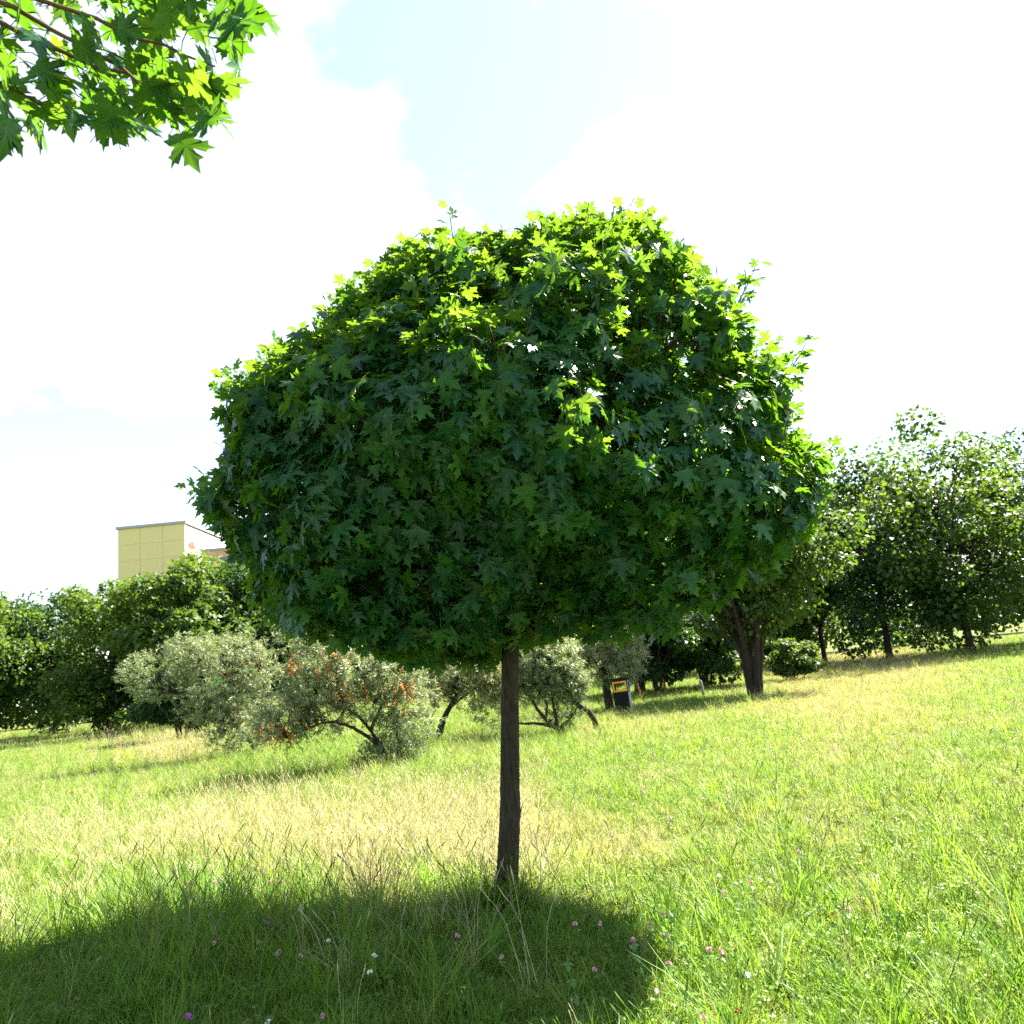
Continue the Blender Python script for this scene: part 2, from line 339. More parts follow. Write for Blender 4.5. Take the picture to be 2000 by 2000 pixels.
def crown_r(d):
    al = np.arctan2(d @ _e2, d @ _e1); s2 = np.clip((d @ _e1) ** 2 + (d @ _e2) ** 2, 0, 1)
    f_ = np.interp(al, ag, Rg); e_ = d[..., 2]
    # towards and away from the camera: the same umbrella profile as at the sides
    prof_ = np.interp(np.degrees(np.arcsin(np.clip(e_, -1, 1))), [-90, -60, -35, -10, 10, 35, 60, 90], [.95, 1.02, 1.45, 1.82, 1.84, 1.76, 1.72, 1.72])
    w_ = 1 - (1 - s2) ** 2; r = f_ * w_ + prof_ * (1 - w_)
    th = np.arctan2(d[..., 1], d[..., 0]); b_ = .05 * np.sin(3.1 * th + e_ * 6 + 1) + .05 * np.sin(6.3 * th - e_ * 9) + .04 * np.sin(11.2 * th + e_ * 14)
    dt = np.concatenate([np.array_split(d, max(1, len(d) // 4000))[k_] @ CELL.T for k_ in range(max(1, len(d) // 4000))]) if len(d) > 4000 else d @ CELL.T
    ci_ = dt.argmax(1); r = r + np.clip(CAMP[ci_] + .06, -.05, .2) * np.clip(1 - (1 - dt.max(1)) / .018, 0, 1) - .03   # leaf sprays stand out of the crown
    r = r * (1 + b_ * (1 - .8 * s2)); return r * (1 - .22 * np.exp(-((th + .85) / .45) ** 2) * (1 - s2) ** .5)
def crown_surface(d):
    d = nrm(d); r = crown_r(d); P_ = CC + d * r[:, None]
    t1 = nrm(np.cross(d, np.array([.13, .21, .97]))); t2 = np.cross(d, t1); h_ = .06
    a_ = nrm(d + t1 * h_); b_ = nrm(d + t2 * h_); A_ = CC + a_ * crown_r(a_)[:, None] - P_; B_ = CC + b_ * crown_r(b_)[:, None] - P_
    n_ = nrm(np.cross(A_, B_)); n_ *= np.sign((n_ * d).sum(1))[:, None]; return P_, nrm(n_ * .7 + d * .3)
_td = nrm(np.random.default_rng(5).normal(size=(60000, 3)))
_tt = np.interp(ag, ang, np.arcsin(np.clip(Rr / 1.035 / DC, 0, 1)), period=2 * math.pi)
for _ in range(4):                                          # fit the outline seen from the photograph's side
    _p = CC + _td * crown_r(_td)[:, None] - CAM; _p = nrm(_p); _th = np.arccos(np.clip(_p @ _ax, -1, 1)); _al = np.arctan2(_p @ _e2, _p @ _e1)
    _b = np.clip(((_al + math.pi) / (2 * math.pi) * 72).astype(int), 0, 71); _m = np.array([np.quantile(_th[_b == k], .985) for k in range(72)]); _bc = -math.pi + (np.arange(72) + .5) * 2 * math.pi / 72
    _ra = np.interp(ag, _bc, np.interp(_bc, ag, _tt) / _m, period=2 * math.pi); Rg = Rg * (_ra * (.985 if _ == 3 else 1)) ** .85
NL = 18000
dirs = nrm(rng.normal(size=(int(NL * 1.9), 3))); rr0 = crown_r(dirs); keep_ = rng.uniform(size=len(dirs)) < (rr0 / 2.15) ** 2; dirs = dirs[keep_][:NL]; NL = len(dirs)
P, nn = crown_surface(dirs)
_k = rng.uniform(size=NL) > .55 * np.clip((nn @ SUN_DIR) * 1.8, 0, 1)       # the sunny side is airier
P, nn, dirs = P[_k], nn[_k], dirs[_k]; NL = len(P)
u = rng.uniform(size=NL)
inset = np.where(u < .44, rng.uniform(-.05, .08, NL), np.where(u < .74, rng.uniform(.08, .34, NL), rng.uniform(.3, 1.3, NL)))
P = P - dirs * inset[:, None]
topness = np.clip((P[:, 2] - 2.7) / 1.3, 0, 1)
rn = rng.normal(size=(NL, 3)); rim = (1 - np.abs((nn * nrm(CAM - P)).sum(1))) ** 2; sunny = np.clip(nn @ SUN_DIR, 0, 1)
up = np.array([0, 0, 1.0])
hel = np.clip(sunny * 1.6 + .25 * rim, 0, 1)[:, None]           # sunlit leaves turn to the light
nor = nrm((nn * .95 + up * .38) * (1 - .75 * hel) + SUN_DIR * 1.0 * hel + rn * (.24 + .3 * topness + .35 * rim)[:, None])
tip = nn * np.array([1, 1, .4]) * .5 - up * (1.0 - .85 * topness)[:, None] + rng.normal(size=(NL, 3)) * (.38 + .35 * topness)[:, None]
sc = rng.uniform(.066, .132, NL) * np.where(inset > .3, 1.1, 1)
tint = np.clip(rng.beta(1.2, 3.8, NL) + .18 * topness + .28 * sunny * (inset < .2) + .12 * rng.normal(size=NL) * (u < .1), 0, 1)  # young outer leaves lighter; sunlit glow put into the tint, top and sun side
var = rng.integers(0, 6, NL)
# young shoots standing out of the crown
mbt = MB()
sp_, sn_, st_, ss_, stt = [], [], [], [], []
fixed = [at(1450, 575, D), at(1440, 600, D), at(1250, 470, D), at(1225, 470, D), at(1110, 478, D), at(1125, 490, D), at(825, 520, D), at(690, 610, D), at(455, 790, D), at(470, 770, D), at(1530, 745, D), at(1545, 720, D), at(1600, 930, D), at(405, 980, D), at(890, 500, D - 1.0)]
ns = 640
sd0 = nrm(rng.normal(size=(ns, 3))); sd0[:, 2] = np.abs(sd0[:, 2]) * 1.1 + .05
_a = rng.uniform(-.35, math.pi + .3, 260); sd0[:260] = np.cos(_a)[:, None] * _e1 + np.sin(_a)[:, None] * _e2 + rng.normal(size=(260, 1)) * .28 * _ax   # along the sunlit outline
SP, SN = crown_surface(sd0)
for k in range(ns + len(fixed)):
    if k < ns: b0, d0, L = SP[k] - SN[k] * .15, nrm(SN[k] * .55 + up * .75 + rng.normal(size=3) * .2), rng.uniform(.12, .28)
    else: 
        b0 = fixed[k - ns]; hx = b0[0] - AX
        d0 = nrm(np.array([hx * .3, -.05, .9]) + rng.normal(size=3) * .1); L = rng.uniform(.18, .30)
    pts = curve([b0 - d0 * .25, b0, b0 + d0 * L * .6, b0 + d0 * L + up * .03], 3)
    tube(mbt, pts, np.linspace(.006, .0022, len(pts)), 5)
    side = nrm(np.cross(d0, rng.normal(size=3)))
    for f_ in (.15, .45, .75, 1.0):
        c0 = b0 + d0 * L * f_; side = np.cross(d0, side)
        for sg in (-1, 1):
            td = nrm(side * sg + d0 * (.25 + .6 * f_) + rng.normal(size=3) * .15)
            sp_.append(c0 + td * .045); st_.append(td - up * .2); sn_.append(nrm(np.cross(np.cross(td, up), td) + rng.normal(size=3) * .3)); ss_.append(rng.uniform(.072, .108) * (1.08 - .32 * f_)); stt.append(min(1, .35 + .35 * f_ + rng.uniform(-.2, .3)))
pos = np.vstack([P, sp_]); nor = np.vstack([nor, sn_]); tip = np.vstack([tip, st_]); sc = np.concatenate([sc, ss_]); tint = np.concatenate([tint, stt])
var = np.concatenate([var, rng.integers(0, 6, len(sp_))]); inset = np.concatenate([inset, np.full(len(sp_), .2)])
# the 300 leaves that show largest are objects of their own
vd = CAM - pos; dist = np.linalg.norm(vd, axis=1); facing = (nrm(vd) * nrm(nor)).sum(1)
pxy = project(pos)
score = (sc / dist) ** 1.0 * np.clip(facing, .01, 1) ** .7 * np.where(inset < .0, 1, np.where(inset < .03, .8, .2))
pick = np.argsort(-score)[:300]; rest = np.ones(len(pos), bool); rest[pick] = False
leaf_objects(pos[pick], nor[pick], tip[pick], sc[pick], tree, var[pick])
mb = MB()
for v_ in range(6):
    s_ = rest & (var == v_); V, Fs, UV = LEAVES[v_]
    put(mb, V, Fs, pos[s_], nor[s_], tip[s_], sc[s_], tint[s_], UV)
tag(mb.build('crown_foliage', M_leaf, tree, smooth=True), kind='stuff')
# boughs inside the crown
top = tpts[-1]
for k in range(26):
    a_ = k * 2.4; E, _n = crown_surface(np.array([[math.cos(a_), math.sin(a_), rng.uniform(-.15, 1.3)]])); E = E[0]
    st0 = tpts[-3] + (top - tpts[-3]) * rng.uniform(0, 1); E = st0 + (E - st0) * .88
    md = st0 + (E - st0) * .5 + up * .12
    pts = curve([st0, md, E], 5, .012); tube(mbt, pts, np.linspace(.032, .006, len(pts)), 7)
    for j in range(5):
        i0 = rng.integers(3, len(pts) - 1); e2 = pts[i0] + nrm(rng.normal(size=3) + nrm(E - st0) * 1.2 + up * .4) * rng.uniform(.25, .55)
        tube(mbt, curve([pts[i0], (pts[i0] + e2) / 2 + up * .03, e2], 3), np.linspace(.010, .003, 7), 5)
mbt.build('branches', M_twig, tree, smooth=True)

# ------------------------------------------------------------------ neighbouring maple whose bough hangs into the picture
NB = np.array([-3.1, 1.1, 0])
nbt = thing('maple_tree', NB, 'neighbouring maple whose bough of large backlit leaves hangs into the sky', 'tree')
mb = MB(); pts = curve([NB + [0, 0, -.05], NB + [.03, 0, 1.2], NB + [.05, .05, 2.6], NB + [.1, .1, 4.2]], 8); tube(mb, pts, np.linspace(.11, .06, len(pts)), 20, wob=.02)
mb.build('trunk', M_bark, nbt, smooth=True)
bx_ = [560, 545, 480, 470, 500, 520, 440, 440, 425, 400, 345]; by_ = [-300, 40, 80, 110, 135, 150, 165, 225, 245, 265, 300]
cand = np.stack([rng.uniform(-110, 560, 2600), rng.uniform(-120, 330, 2600)], -1); dep = rng.uniform(1.75, 2.5, 2600)
lim = np.interp(cand[:, 1], by_, bx_) - 26
keep = (cand[:, 0] < lim) & (cand[:, 1] < 255 + 14 * np.sin(cand[:, 0] / 60))
cand = cand[keep][:230]; dep = dep[keep][:230]
fx = np.array([(500, 18), (478, 55), (450, 30), (405, 215), (395, 235), (352, 262), (470, 133), (425, 150), (385, 175), (430, 75), (365, 60)]); cand[:len(fx)] = fx; dep[:len(fx)] = rng.uniform(1.85, 2.1, len(fx))
bp = np.array([at(a_, b_, d_) for (a_, b_), d_ in zip(cand, dep)]); nb = len(bp)
bn = nrm(rng.normal(size=(nb, 3)) * .45 + [.3, .25, .6]); bt = np.array([.75, -.1, -.5]) + rng.normal(size=(nb, 3)) * .45
bs = rng.uniform(.065, .10, nb); bs[:len(fx)] = .095
leaf_objects(bp, bn, bt, bs, nbt, rng.integers(0, 6, nb))
mb = MB(); nf = 2600
dd = nrm(rng.normal(size=(nf, 3))); pf = np.array([-3.0, 1.2, 4.6]) + dd * np.array([1.7, 1.7, 1.5]) * rng.uniform(.55, 1, (nf, 1)) ** .5
pr = project(pf); dpt = (pf - CAM) @ _f; bad = (dpt < .9) | ((pr[:, 0] > -150) & (pr[:, 0] < 2100) & (pr[:, 1] > -150) & (pr[:, 1] < 2100) & (dpt > 0))
pf = pf[~bad]; dd = dd[~bad]; nf = len(pf)
for v_ in range(6):
    s_ = slice(v_, nf, 6); V, Fs, UV = LEAVES[v_]; m_ = len(pf[s_])
    put(mb, V, Fs, pf[s_], dd[s_] * .6 + up * .6 + rng.normal(size=(m_, 3)) * .3, dd[s_] - up + rng.normal(size=(m_, 3)) * .4, rng.uniform(.06, .09, m_), rng.uniform(0, .6, m_), UV)
tag(mb.build('crown_foliage', M_leaf, nbt, smooth=True), kind='stuff')
mb = MB()
hub = NB + [.1, .1, 3.6]
for k, e in enumerate([at(420, 130, 1.95), at(360, 180, 2.05), at(450, 20, 1.95), at(250, 120, 2.2), at(100, 60, 2.2), at(330, -120, 2.1), at(150, 240, 2.1), at(395, 235, 2.0)]):
    pts = curve([hub + [0, 0, .05 * k - .3], hub * .5 + e * .5 + up * .25 + rng.normal(size=3) * .06, hub * .2 + e * .8 + up * .1 + rng.normal(size=3) * .05, e], 6, .006); tube(mb, pts, np.linspace(.016, .0025, len(pts)), 7)
for k in range(16):
    e = np.array([-3.0, 1.2, 4.6]) + nrm(rng.normal(size=3)) * 1.35
    pts = curve([hub + [0, 0, rng.uniform(-.2, .5)], (hub + e) / 2 + up * .1, e], 4, .01); tube(mb, pts, np.linspace(.03, .005, len(pts)), 6)
mb.build('branches', M_twig, nbt, smooth=True)

# ------------------------------------------------------------------ generic leaf shapes for the background
def blade_leaf(wd, fold=.25):
    V = np.array([(0, 0, 0), (wd, .45, fold * wd), (0, 1, -.12), (-wd, .45, fold * wd), (0, .5, 0)])
    return V, np.array([(0, 1, 4), (1, 2, 4), (2, 3, 4), (3, 0, 4)])
BROAD, NARROW = blade_leaf(.42), blade_leaf(.11)
def bough(mb, p0, p1, r0, r1, sag=.1, n=5, seg=7, jit=.02):
    md = (p0 + p1) / 2 + np.array([0, 0, sag]) + rng.normal(size=3) * np.linalg.norm(p1 - p0) * .06
    pts = curve([p0, md, p1], n, jit * np.linalg.norm(p1 - p0)); tube(mb, pts, np.linspace(r0, r1, len(pts)), seg)

def tree_bg(name, label, cat, base, h, rad, hc, mat, n_leaf, leaf=.13, trunk_r=.12, stems=1, clumps=46, lean=(0, 0), group=None, flat=1.0, crown_bot=None, tintb=0.0):
    """broadleaf tree: clumps of leaves spread through an uneven crown, limbs reaching the clumps"""
    x, y = base; z0 = float(terrain(x, y)); o = thing(name, (x, y, z0), label, cat, group)
    bot = hc if crown_bot is None else crown_bot
    cz = (h + bot) / 2; hz = (h - bot) / 2
    mbT = MB(); B = np.array([x, y, z0 - .08])
    # clump centres
    d = nrm(rng.normal(size=(clumps, 3))); rr_ = rng.uniform(.35, .93, (clumps, 1)) ** .6
    C = np.array([x + lean[0], y + lean[1], z0 + cz]) + d * rr_ * np.array([rad, rad * flat, hz]) * (1 + .12 * rng.normal(size=(clumps, 1)))
    tops = []
    for s in range(stems):
        a_ = s * 6.283 / stems + rng.uniform(-.3, .3); sp = 0 if stems == 1 else rad * .48
        T = np.array([x + lean[0] * .7 + sp * math.cos(a_), y + lean[1] * .7 + sp * math.sin(a_), z0 + bot + (h - bot) * .5])
        b_ = B + (0 if stems == 1 else 1) * np.array([.12 * math.cos(a_), .12 * math.sin(a_), 0])
        pts = curve([b_, b_ * .62 + T * .38 + np.array([-.12 * sp * math.cos(a_), 0, .1]), T], 7, .015); r_ = trunk_r * (1 if stems == 1 else .62)
        rad_ = np.linspace(r_, r_ * .3, len(pts)); rad_[0] *= 1.35; tube(mbT, pts, rad_, 12, wob=.03); tops.append(pts)
    for c in C:
        pts = tops[rng.integers(stems)]; i0 = rng.integers(len(pts) // 2 - 1, len(pts)); bough(mbT, pts[i0], c, trunk_r * .28, trunk_r * .05, .1, 4, 5)
    mbT.build('trunk', M_bark2, o, smooth=True)
    n_leaf = int(n_leaf * 1.7); leaf = leaf * 1.3; per = n_leaf // clumps; cr = rad * .30 * rng.uniform(.7, 1.35, clumps)
    dl = nrm(rng.normal(size=(clumps, per, 3))); L_ = C[:, None] + dl * (rng.uniform(.25, 1, (clumps, per, 1)) ** .5) * cr[:, None, None] * np.array([1, 1, .72])
    L_ = L_.reshape(-1, 3); dl = dl.reshape(-1, 3); m_ = len(L_); ok = L_[:, 2] > z0 + .25; 
    n_ = dl * .35 + up * .7 + rng.normal(size=(m_, 3)) * .45; t_ = dl + rng.normal(size=(m_, 3)) * .5 - up * .4
    ti = np.clip(np.repeat(rng.beta(1.6, 2.4, clumps), per) * .7 + rng.uniform(0, .35, m_) + tintb, 0, 1)
    mb = MB(); put(mb, *BROAD, L_[ok], n_[ok], t_[ok], rng.uniform(.7, 1.3, m_)[ok] * leaf, ti[ok]); tag(mb.build('crown', mat, o), kind='stuff')
    return o

def bush_px(name, label, cat, base_px, y, limbs, blobs, mat, n_leaf, leaf=.075, berries=0, group=None, berry_blobs=None, bare=0, tr=.05):
    """shrub whose limbs and leaf masses stand at distance y; limbs = [(points px, r0, r1)], blobs = [(px, py, rx, ry)]"""
    B = ground(*base_px); B = at(*base_px, y); z0 = float(terrain(B[0], y)); o = thing(name, (B[0], y, z0), label, cat, group)
    k = y / F; mbT = MB(); ends = []
    for pts, r0, r1 in limbs:
        q = [at(a_, b_, y + dy) for a_, b_, dy in pts]; c = curve(q, 5, .006); tube(mbT, c, np.linspace(r0, r1, len(c)), 9, wob=.04); ends += list(c[len(c) // 2:])
    ends = np.array(ends)
    n_leaf = int(n_leaf * 1.45); leaf = leaf * 1.12; area = np.array([b[2] * b[3] for b in blobs]); cnt = (n_leaf * area / area.sum()).astype(int)
    mb = MB(); mbb = MB()
    for bi, ((bx, by, brx, bry), c_) in enumerate(zip(blobs, cnt)):
        C = at(bx, by, y + rng.uniform(-.25, .25)); ra = np.array([brx * k, max(brx, bry) * k * .9, bry * k])
        nsp = max(6, c_ // 26)
        d = nrm(rng.normal(size=(nsp, 3))); S = C + d * ra * (rng.uniform(.15, 1.0, (nsp, 1)) ** .45)
        S[:, 2] = np.maximum(S[:, 2], z0 + .12)
        for s in S[:max(5, nsp // 5)]:
            e = ends[np.argmin(((ends - s) ** 2).sum(1))]; bough(mbT, e, s, .012, .003, .02, 3, 4)
        sd = nrm(d * .8 + rng.normal(size=(nsp, 3)) * .5 + up * .35); sl_ = rng.uniform(.12, .30, nsp)
        f_ = rng.uniform(0, 1, (nsp, 26)); L_ = S[:, None] + sd[:, None] * (f_ * sl_[:, None])[..., None] + rng.normal(size=(nsp, 26, 3)) * .016
        sdr = np.repeat(sd, 26, 0); L_ = L_.reshape(-1, 3); m_ = len(L_)
        t_ = sdr * .8 + rng.normal(size=(m_, 3)) * .65; n_ = rng.normal(size=(m_, 3)) * .6 + up * .6
        ti = np.clip(np.repeat(rng.uniform(0, .6, nsp), 26) + rng.uniform(0, .4, m_), 0, 1)
        put(mb, *NARROW, L_, n_, t_, rng.uniform(.7, 1.25, m_) * leaf, ti)
        for s in S[:bare]:
            e = s + nrm(rng.normal(size=3) + up * .2) * .35; tube(mbT, curve([s, (s + e) / 2, e], 2), [.006, .005, .004, .003, .002], 4)
    if berries:
        oct_v = np.array([(1, 0, 0), (-1, 0, 0), (0, 1, 0), (0, -1, 0), (0, 0, 1), (0, 0, -1)], float); oct_f = np.array([(0, 2, 4), (2, 1, 4), (1, 3, 4), (3, 0, 4), (2, 0, 5), (1, 2, 5), (3, 1, 5), (0, 3, 5)])
        for bx, by, brx, bry in (berry_blobs or blobs):
            for _ in range(berries):
                c = at(bx + rng.normal() * brx * .5, by + rng.normal() * bry * .5, y + rng.uniform(-.7, .1)); dn = nrm(rng.normal(size=3) * .5 - up); n_ = rng.integers(10, 26)
                Q = c + dn * np.linspace(0, rng.uniform(.08, .2), n_)[:, None] + rng.normal(size=(n_, 3)) * .011
                put(mbb, oct_v, oct_f, Q, np.tile(up, (n_, 1)), np.tile(np.array([1.0, 0, 0]), (n_, 1)), rng.uniform(.008, .012, n_), 0)
        tag(mbb.build('berries', M_berry, o, smooth=True), kind='stuff')
    mbT.build('stem', M_bark2, o, smooth=True)
    tag(mb.build('foliage', mat, o), kind='stuff')
    return o

# ------------------------------------------------------------------ shrubs in the meadow
gy_ = lambda px, py: float(ground(px, py)[1])
y1 = gy_(762, 1500)
bush_px('sea_buckthorn', 'silvery sea buckthorn with orange berries and forked stem beside the maple trunk', 'shrub', (762, 1502), y1,
        [([(766, 1512, 0), (756, 1482, 0), (742, 1456, 0)], .062, .05),
         ([(744, 1458, 0), (705, 1430, -.1), (668, 1414, -.2), (636, 1411, -.3), (598, 1424, -.4), (560, 1440, -.4)], .038, .010),
         ([(740, 1452, 0), (712, 1412, .1), (686, 1388, .1), (671, 1374, .1), (667, 1340, .1), (672, 1300, .2)], .034, .008),
         ([(722, 1428, 0), (735, 1400, .1), (746, 1374, .1), (738, 1350, .1), (716, 1334, .1), (700, 1318, .2)], .036, .010),
         ([(760, 1480, 0), (775, 1430, .3), (770, 1370, .4), (790, 1310, .4)], .03, .008)],
        [(700, 1300, 95, 48), (640, 1275, 62, 45), (770, 1310, 60, 62), (800, 1390, 45, 65), (770, 1450, 48, 48), (610, 1350, 60, 48), (560, 1405, 62, 42), (640, 1395, 50, 36), (710, 1370, 60, 40), (745, 1490, 50, 30), (790, 1480, 35, 30), (520, 1420, 42, 26), (590, 1250, 42, 30)],
        M_silver, 30000, berries=16, berry_blobs=[(660, 1280, 35, 22), (580, 1400, 35, 40), (520, 1425, 35, 25), (790, 1340, 28, 40), (640, 1310, 35, 30), (690, 1340, 40, 40), (575, 1300, 10, 25), (555, 1440, 40, 14)])
y2 = gy_(505, 1478)
bush_px('sea_buckthorn', 'leaning sea buckthorn with bare grey twigs in front of the dark trees', 'shrub', (508, 1480), y2,
        [([(510, 1486, 0), (490, 1450, 0), (462, 1420, 0), (435, 1410, -.1)], .06, .04), ([(470, 1428, 0), (430, 1380, 0), (400, 1368, 0), (350, 1355, -.2)], .04, .01),
         ([(450, 1412, 0), (440, 1370, .1), (436, 1340, .1), (440, 1300, .1)], .035, .01), ([(400, 1368, 0), (398, 1320, .2), (390, 1290, .2)], .03, .008), ([(520, 1486, 0), (516, 1450, .1), (522, 1420, .1)], .02, .008)],
        [(440, 1275, 75, 35), (380, 1290, 55, 40), (500, 1310, 45, 42), (430, 1335, 75, 40), (480, 1370, 55, 40), (400, 1380, 50, 30), (455, 1415, 45, 30), (360, 1265, 34, 22), (300, 1320, 60, 45), (430, 1450, 25, 20), (485, 1455, 35, 22)],
        M_silver, 26000, berries=5, berry_blobs=[(440, 1300, 60, 30), (480, 1390, 40, 40)], bare=5)
y3 = gy_(858, 1452)
bush_px('sea_buckthorn', 'grey green sea buckthorn on a leaning dark stem behind the maple trunk', 'shrub', (852, 1455), y3,
        [([(850, 1462, 0), (862, 1420, 0), (876, 1385, 0), (905, 1340, .1)], .10, .04), ([(876, 1385, 0), (920, 1350, 0), (965, 1330, 0)], .04, .01), ([(830, 1455, 0), (840, 1420, .2), (848, 1380, .2)], .03, .01)],
        [(880, 1310, 60, 45), (930, 1335, 60, 50), (960, 1300, 50, 40), (850, 1340, 35, 35), (905, 1280, 60, 35), (960, 1385, 40, 25), (975, 1340, 40, 40)], M_willow, 20000, berries=7, berry_blobs=[(845, 1300, 20, 30), (850, 1380, 14, 30)], bare=6)
y4 = gy_(1118, 1434)
bush_px('sea_buckthorn', 'pale sea buckthorn with low sprawling limbs right behind the maple trunk', 'shrub', (1116, 1436), y4,
        [([(1122, 1442, 0), (1095, 1425, 0), (1080, 1418, 0)], .085, .06), ([(1085, 1420, 0), (1058, 1396, 0), (1038, 1366, 0), (1020, 1345, .1)], .05, .012), ([(1084, 1420, 0), (1050, 1413, -.1), (1014, 1413, -.1), (985, 1408, -.1)], .045, .012),
         ([(1088, 1416, 0), (1082, 1380, 0), (1076, 1345, 0), (1070, 1300, .1)], .04, .01), ([(1068, 1398, 0), (1066, 1370, .1), (1054, 1355, .1)], .03, .01), ([(1095, 1420, 0), (1120, 1395, .2), (1150, 1340, .3)], .03, .008)],
        [(1050, 1290, 55, 45), (1085, 1312, 45, 42), (1030, 1330, 45, 40), (1118, 1355, 26, 22), (1080, 1265, 44, 28), (1065, 1345, 45, 20), (1100, 1400, 30, 12)], M_silver, 22000, bare=6)
y5 = gy_(1166, 1428)
bush_px('sea_buckthorn', 'small sea buckthorn on a bent grey stem growing near the litter bin', 'shrub', (1166, 1430), y5,
        [([(1168, 1436, 0), (1163, 1412, 0), (1150, 1390, 0), (1130, 1378, 0), (1112, 1360, 0)], .075, .05), ([(1112, 1360, 0), (1110, 1330, .1), (1120, 1300, .1)], .04, .01)],
        [(1118, 1340, 28, 18), (1105, 1315, 30, 22)], M_silver, 4500, bare=4)
y6 = gy_(1192, 1392)
bush_px('willow_tree', 'grey leaved willow with thick dark trunk beside the black litter bin', 'tree', (1190, 1392), y6,
        [([(1193, 1398, 0), (1188, 1365, 0), (1183, 1330, 0), (1180, 1290, .1), (1186, 1240, .2)], .15, .06), ([(1184, 1330, 0), (1205, 1290, 0), (1225, 1260, 0)], .06, .015), ([(1183, 1325, 0), (1160, 1290, 0), (1150, 1255, 0)], .06, .015)],
        [(1200, 1270, 48, 40), (1222, 1300, 34, 32), (1235, 1270, 24, 30), (1160, 1290, 42, 40), (1190, 1235, 40, 34), (1205, 1320, 36, 18), (1130, 1260, 40, 40)], M_willow, 18000, leaf=.095)

# ------------------------------------------------------------------ trees behind
yA = gy_(1475, 1358); pA = at(1475, 1358, yA)
tree_bg('maple_tree', 'spreading multi-stemmed maple with dappled crown on the right-hand meadow', 'tree', (pA[0], yA), 6.7, 2.7, 2.2, M_bg, 13000, .13, .19, stems=5, clumps=64, lean=(.4, .2), tintb=.08)
g = ground(1612, 1294)
tree_bg('young_maple_tree', 'tall tree with slim trunk casting its shadow on the dry slope', 'tree', (g[0], g[1]), 10.5, 3.9, 2.0, M_bg, 12000, .22, .17, clumps=70, tintb=.05)
def tpx(px, y): return (float(at(px, 1290, y)[0]), y)
ROW = 'dark trees closing the meadow behind the bin'
tree_bg('hazel_shrub', 'multi-stemmed dark hazel shrub right behind the litter bin', 'shrub', tpx(1282, 31), 3.6, 1.7, .7, M_bgdark, 6000, .14, .10, stems=5, clumps=34)
tree_bg('lime_tree', 'dark lime tree with thick trunk between the bin and hazel shrub', 'tree', tpx(1243, 33), 6.2, 2.2, 1.5, M_bgdark, 7000, .14, .24, clumps=40)
tree_bg('hazel_shrub', 'low dark hazel with branches reaching the grass behind the grey post', 'shrub', tpx(1375, 33), 4.6, 2.3, .35, M_bgdark, 9000, .14, .09, stems=4, clumps=46)
for px, y, h, r, lab, mt in ((1330, 47, 8, 3.6, 'dark round tree far behind the grey post', M_bgdark), (1450, 50, 9, 4, 'tall dark tree behind the multi-stemmed maple', M_bgdark), (1545, 56, 9, 4.2, 'broad tree behind the slim-trunked tall tree', M_bg),
                          (1130, 62, 8, 4, 'far tree behind the grey leaved willow', M_bgdark), (1010, 60, 7.5, 4, 'far tree directly behind the maple trunk', M_bg), (890, 58, 7.5, 4, 'far tree behind the leaning sea buckthorn stem', M_bgdark),
                          (1740, 44, 12.5, 4.6, 'tall dark tree at the top of the dry slope', M_bgdark), (1900, 40, 11.5, 4.5, 'broad leafy tree beyond the dry slope', M_bg), (2080, 46, 12.5, 5, 'outermost leafy tree beyond the dry slope', M_bgdark)):
    tree_bg('deciduous_tree', lab, 'tree', tpx(px, y), h, r, .5, mt, 8500, .20, .2, clumps=52)
for px, y, h, r, lab, mt, tb in ((505, 44, 9.0, 3.3, 'dark tree rising behind the silvery sea buckthorns', M_bgdark, 0), (420, 50, 10.2, 3.6, 'bright green tree in front of the yellow apartment block', M_bg, .1), (345, 40, 9.2, 2.9, 'yellow green tree half hiding the yellow apartment block', M_bg, .2),
                          (600, 55, 8.0, 3.6, 'dark tree behind the berry-laden sea buckthorn', M_bgdark, 0), (700, 60, 8, 4, 'green tree behind the forked sea buckthorn', M_bg, 0), (230, 46, 9, 3.4, 'rounded green tree below the yellow gable wall', M_bg, .1), (110, 52, 9.5, 4.0, 'dark tree standing left of the yellow gable wall', M_bgdark, 0), (-30, 48, 10, 4, 'outermost bright tree of the row before the apartment block', M_bg, .1), (790, 62, 7.5, 4, 'low green tree behind the berry branches', M_bg, 0)):
    tree_bg('deciduous_tree', lab, 'tree', tpx(px, y), h, r, .3, mt, 9000, .19, .18, clumps=52, tintb=tb)
for k in range(15):
    tree_bg('distant_tree', 'distant tree in the wood that closes the meadow', 'tree', (-84 + 12 * k + rng.uniform(-2, 2), 84 + rng.uniform(-5, 6)), rng.uniform(7, 9.5), 7, .1, (M_bgdark, M_bg)[k % 2], 2600, .42, .25, clumps=40, flat=.6, group='trees of the distant wood')
tree_bg('young_shrub', 'small dark shrub hanging over the shaded meadow edge', 'shrub', tpx(352, 30), 3.2, 1.5, .6, M_bgdark, 5000, .12, .07, stems=3, clumps=30)
tree_bg('young_shrub', 'pale green weeping shrub at the foot of the dry slope', 'shrub', tpx(1545, 33), 1.7, 1.0, .1, M_bg, 3500, .10, .04, stems=4, clumps=24, tintb=.3)

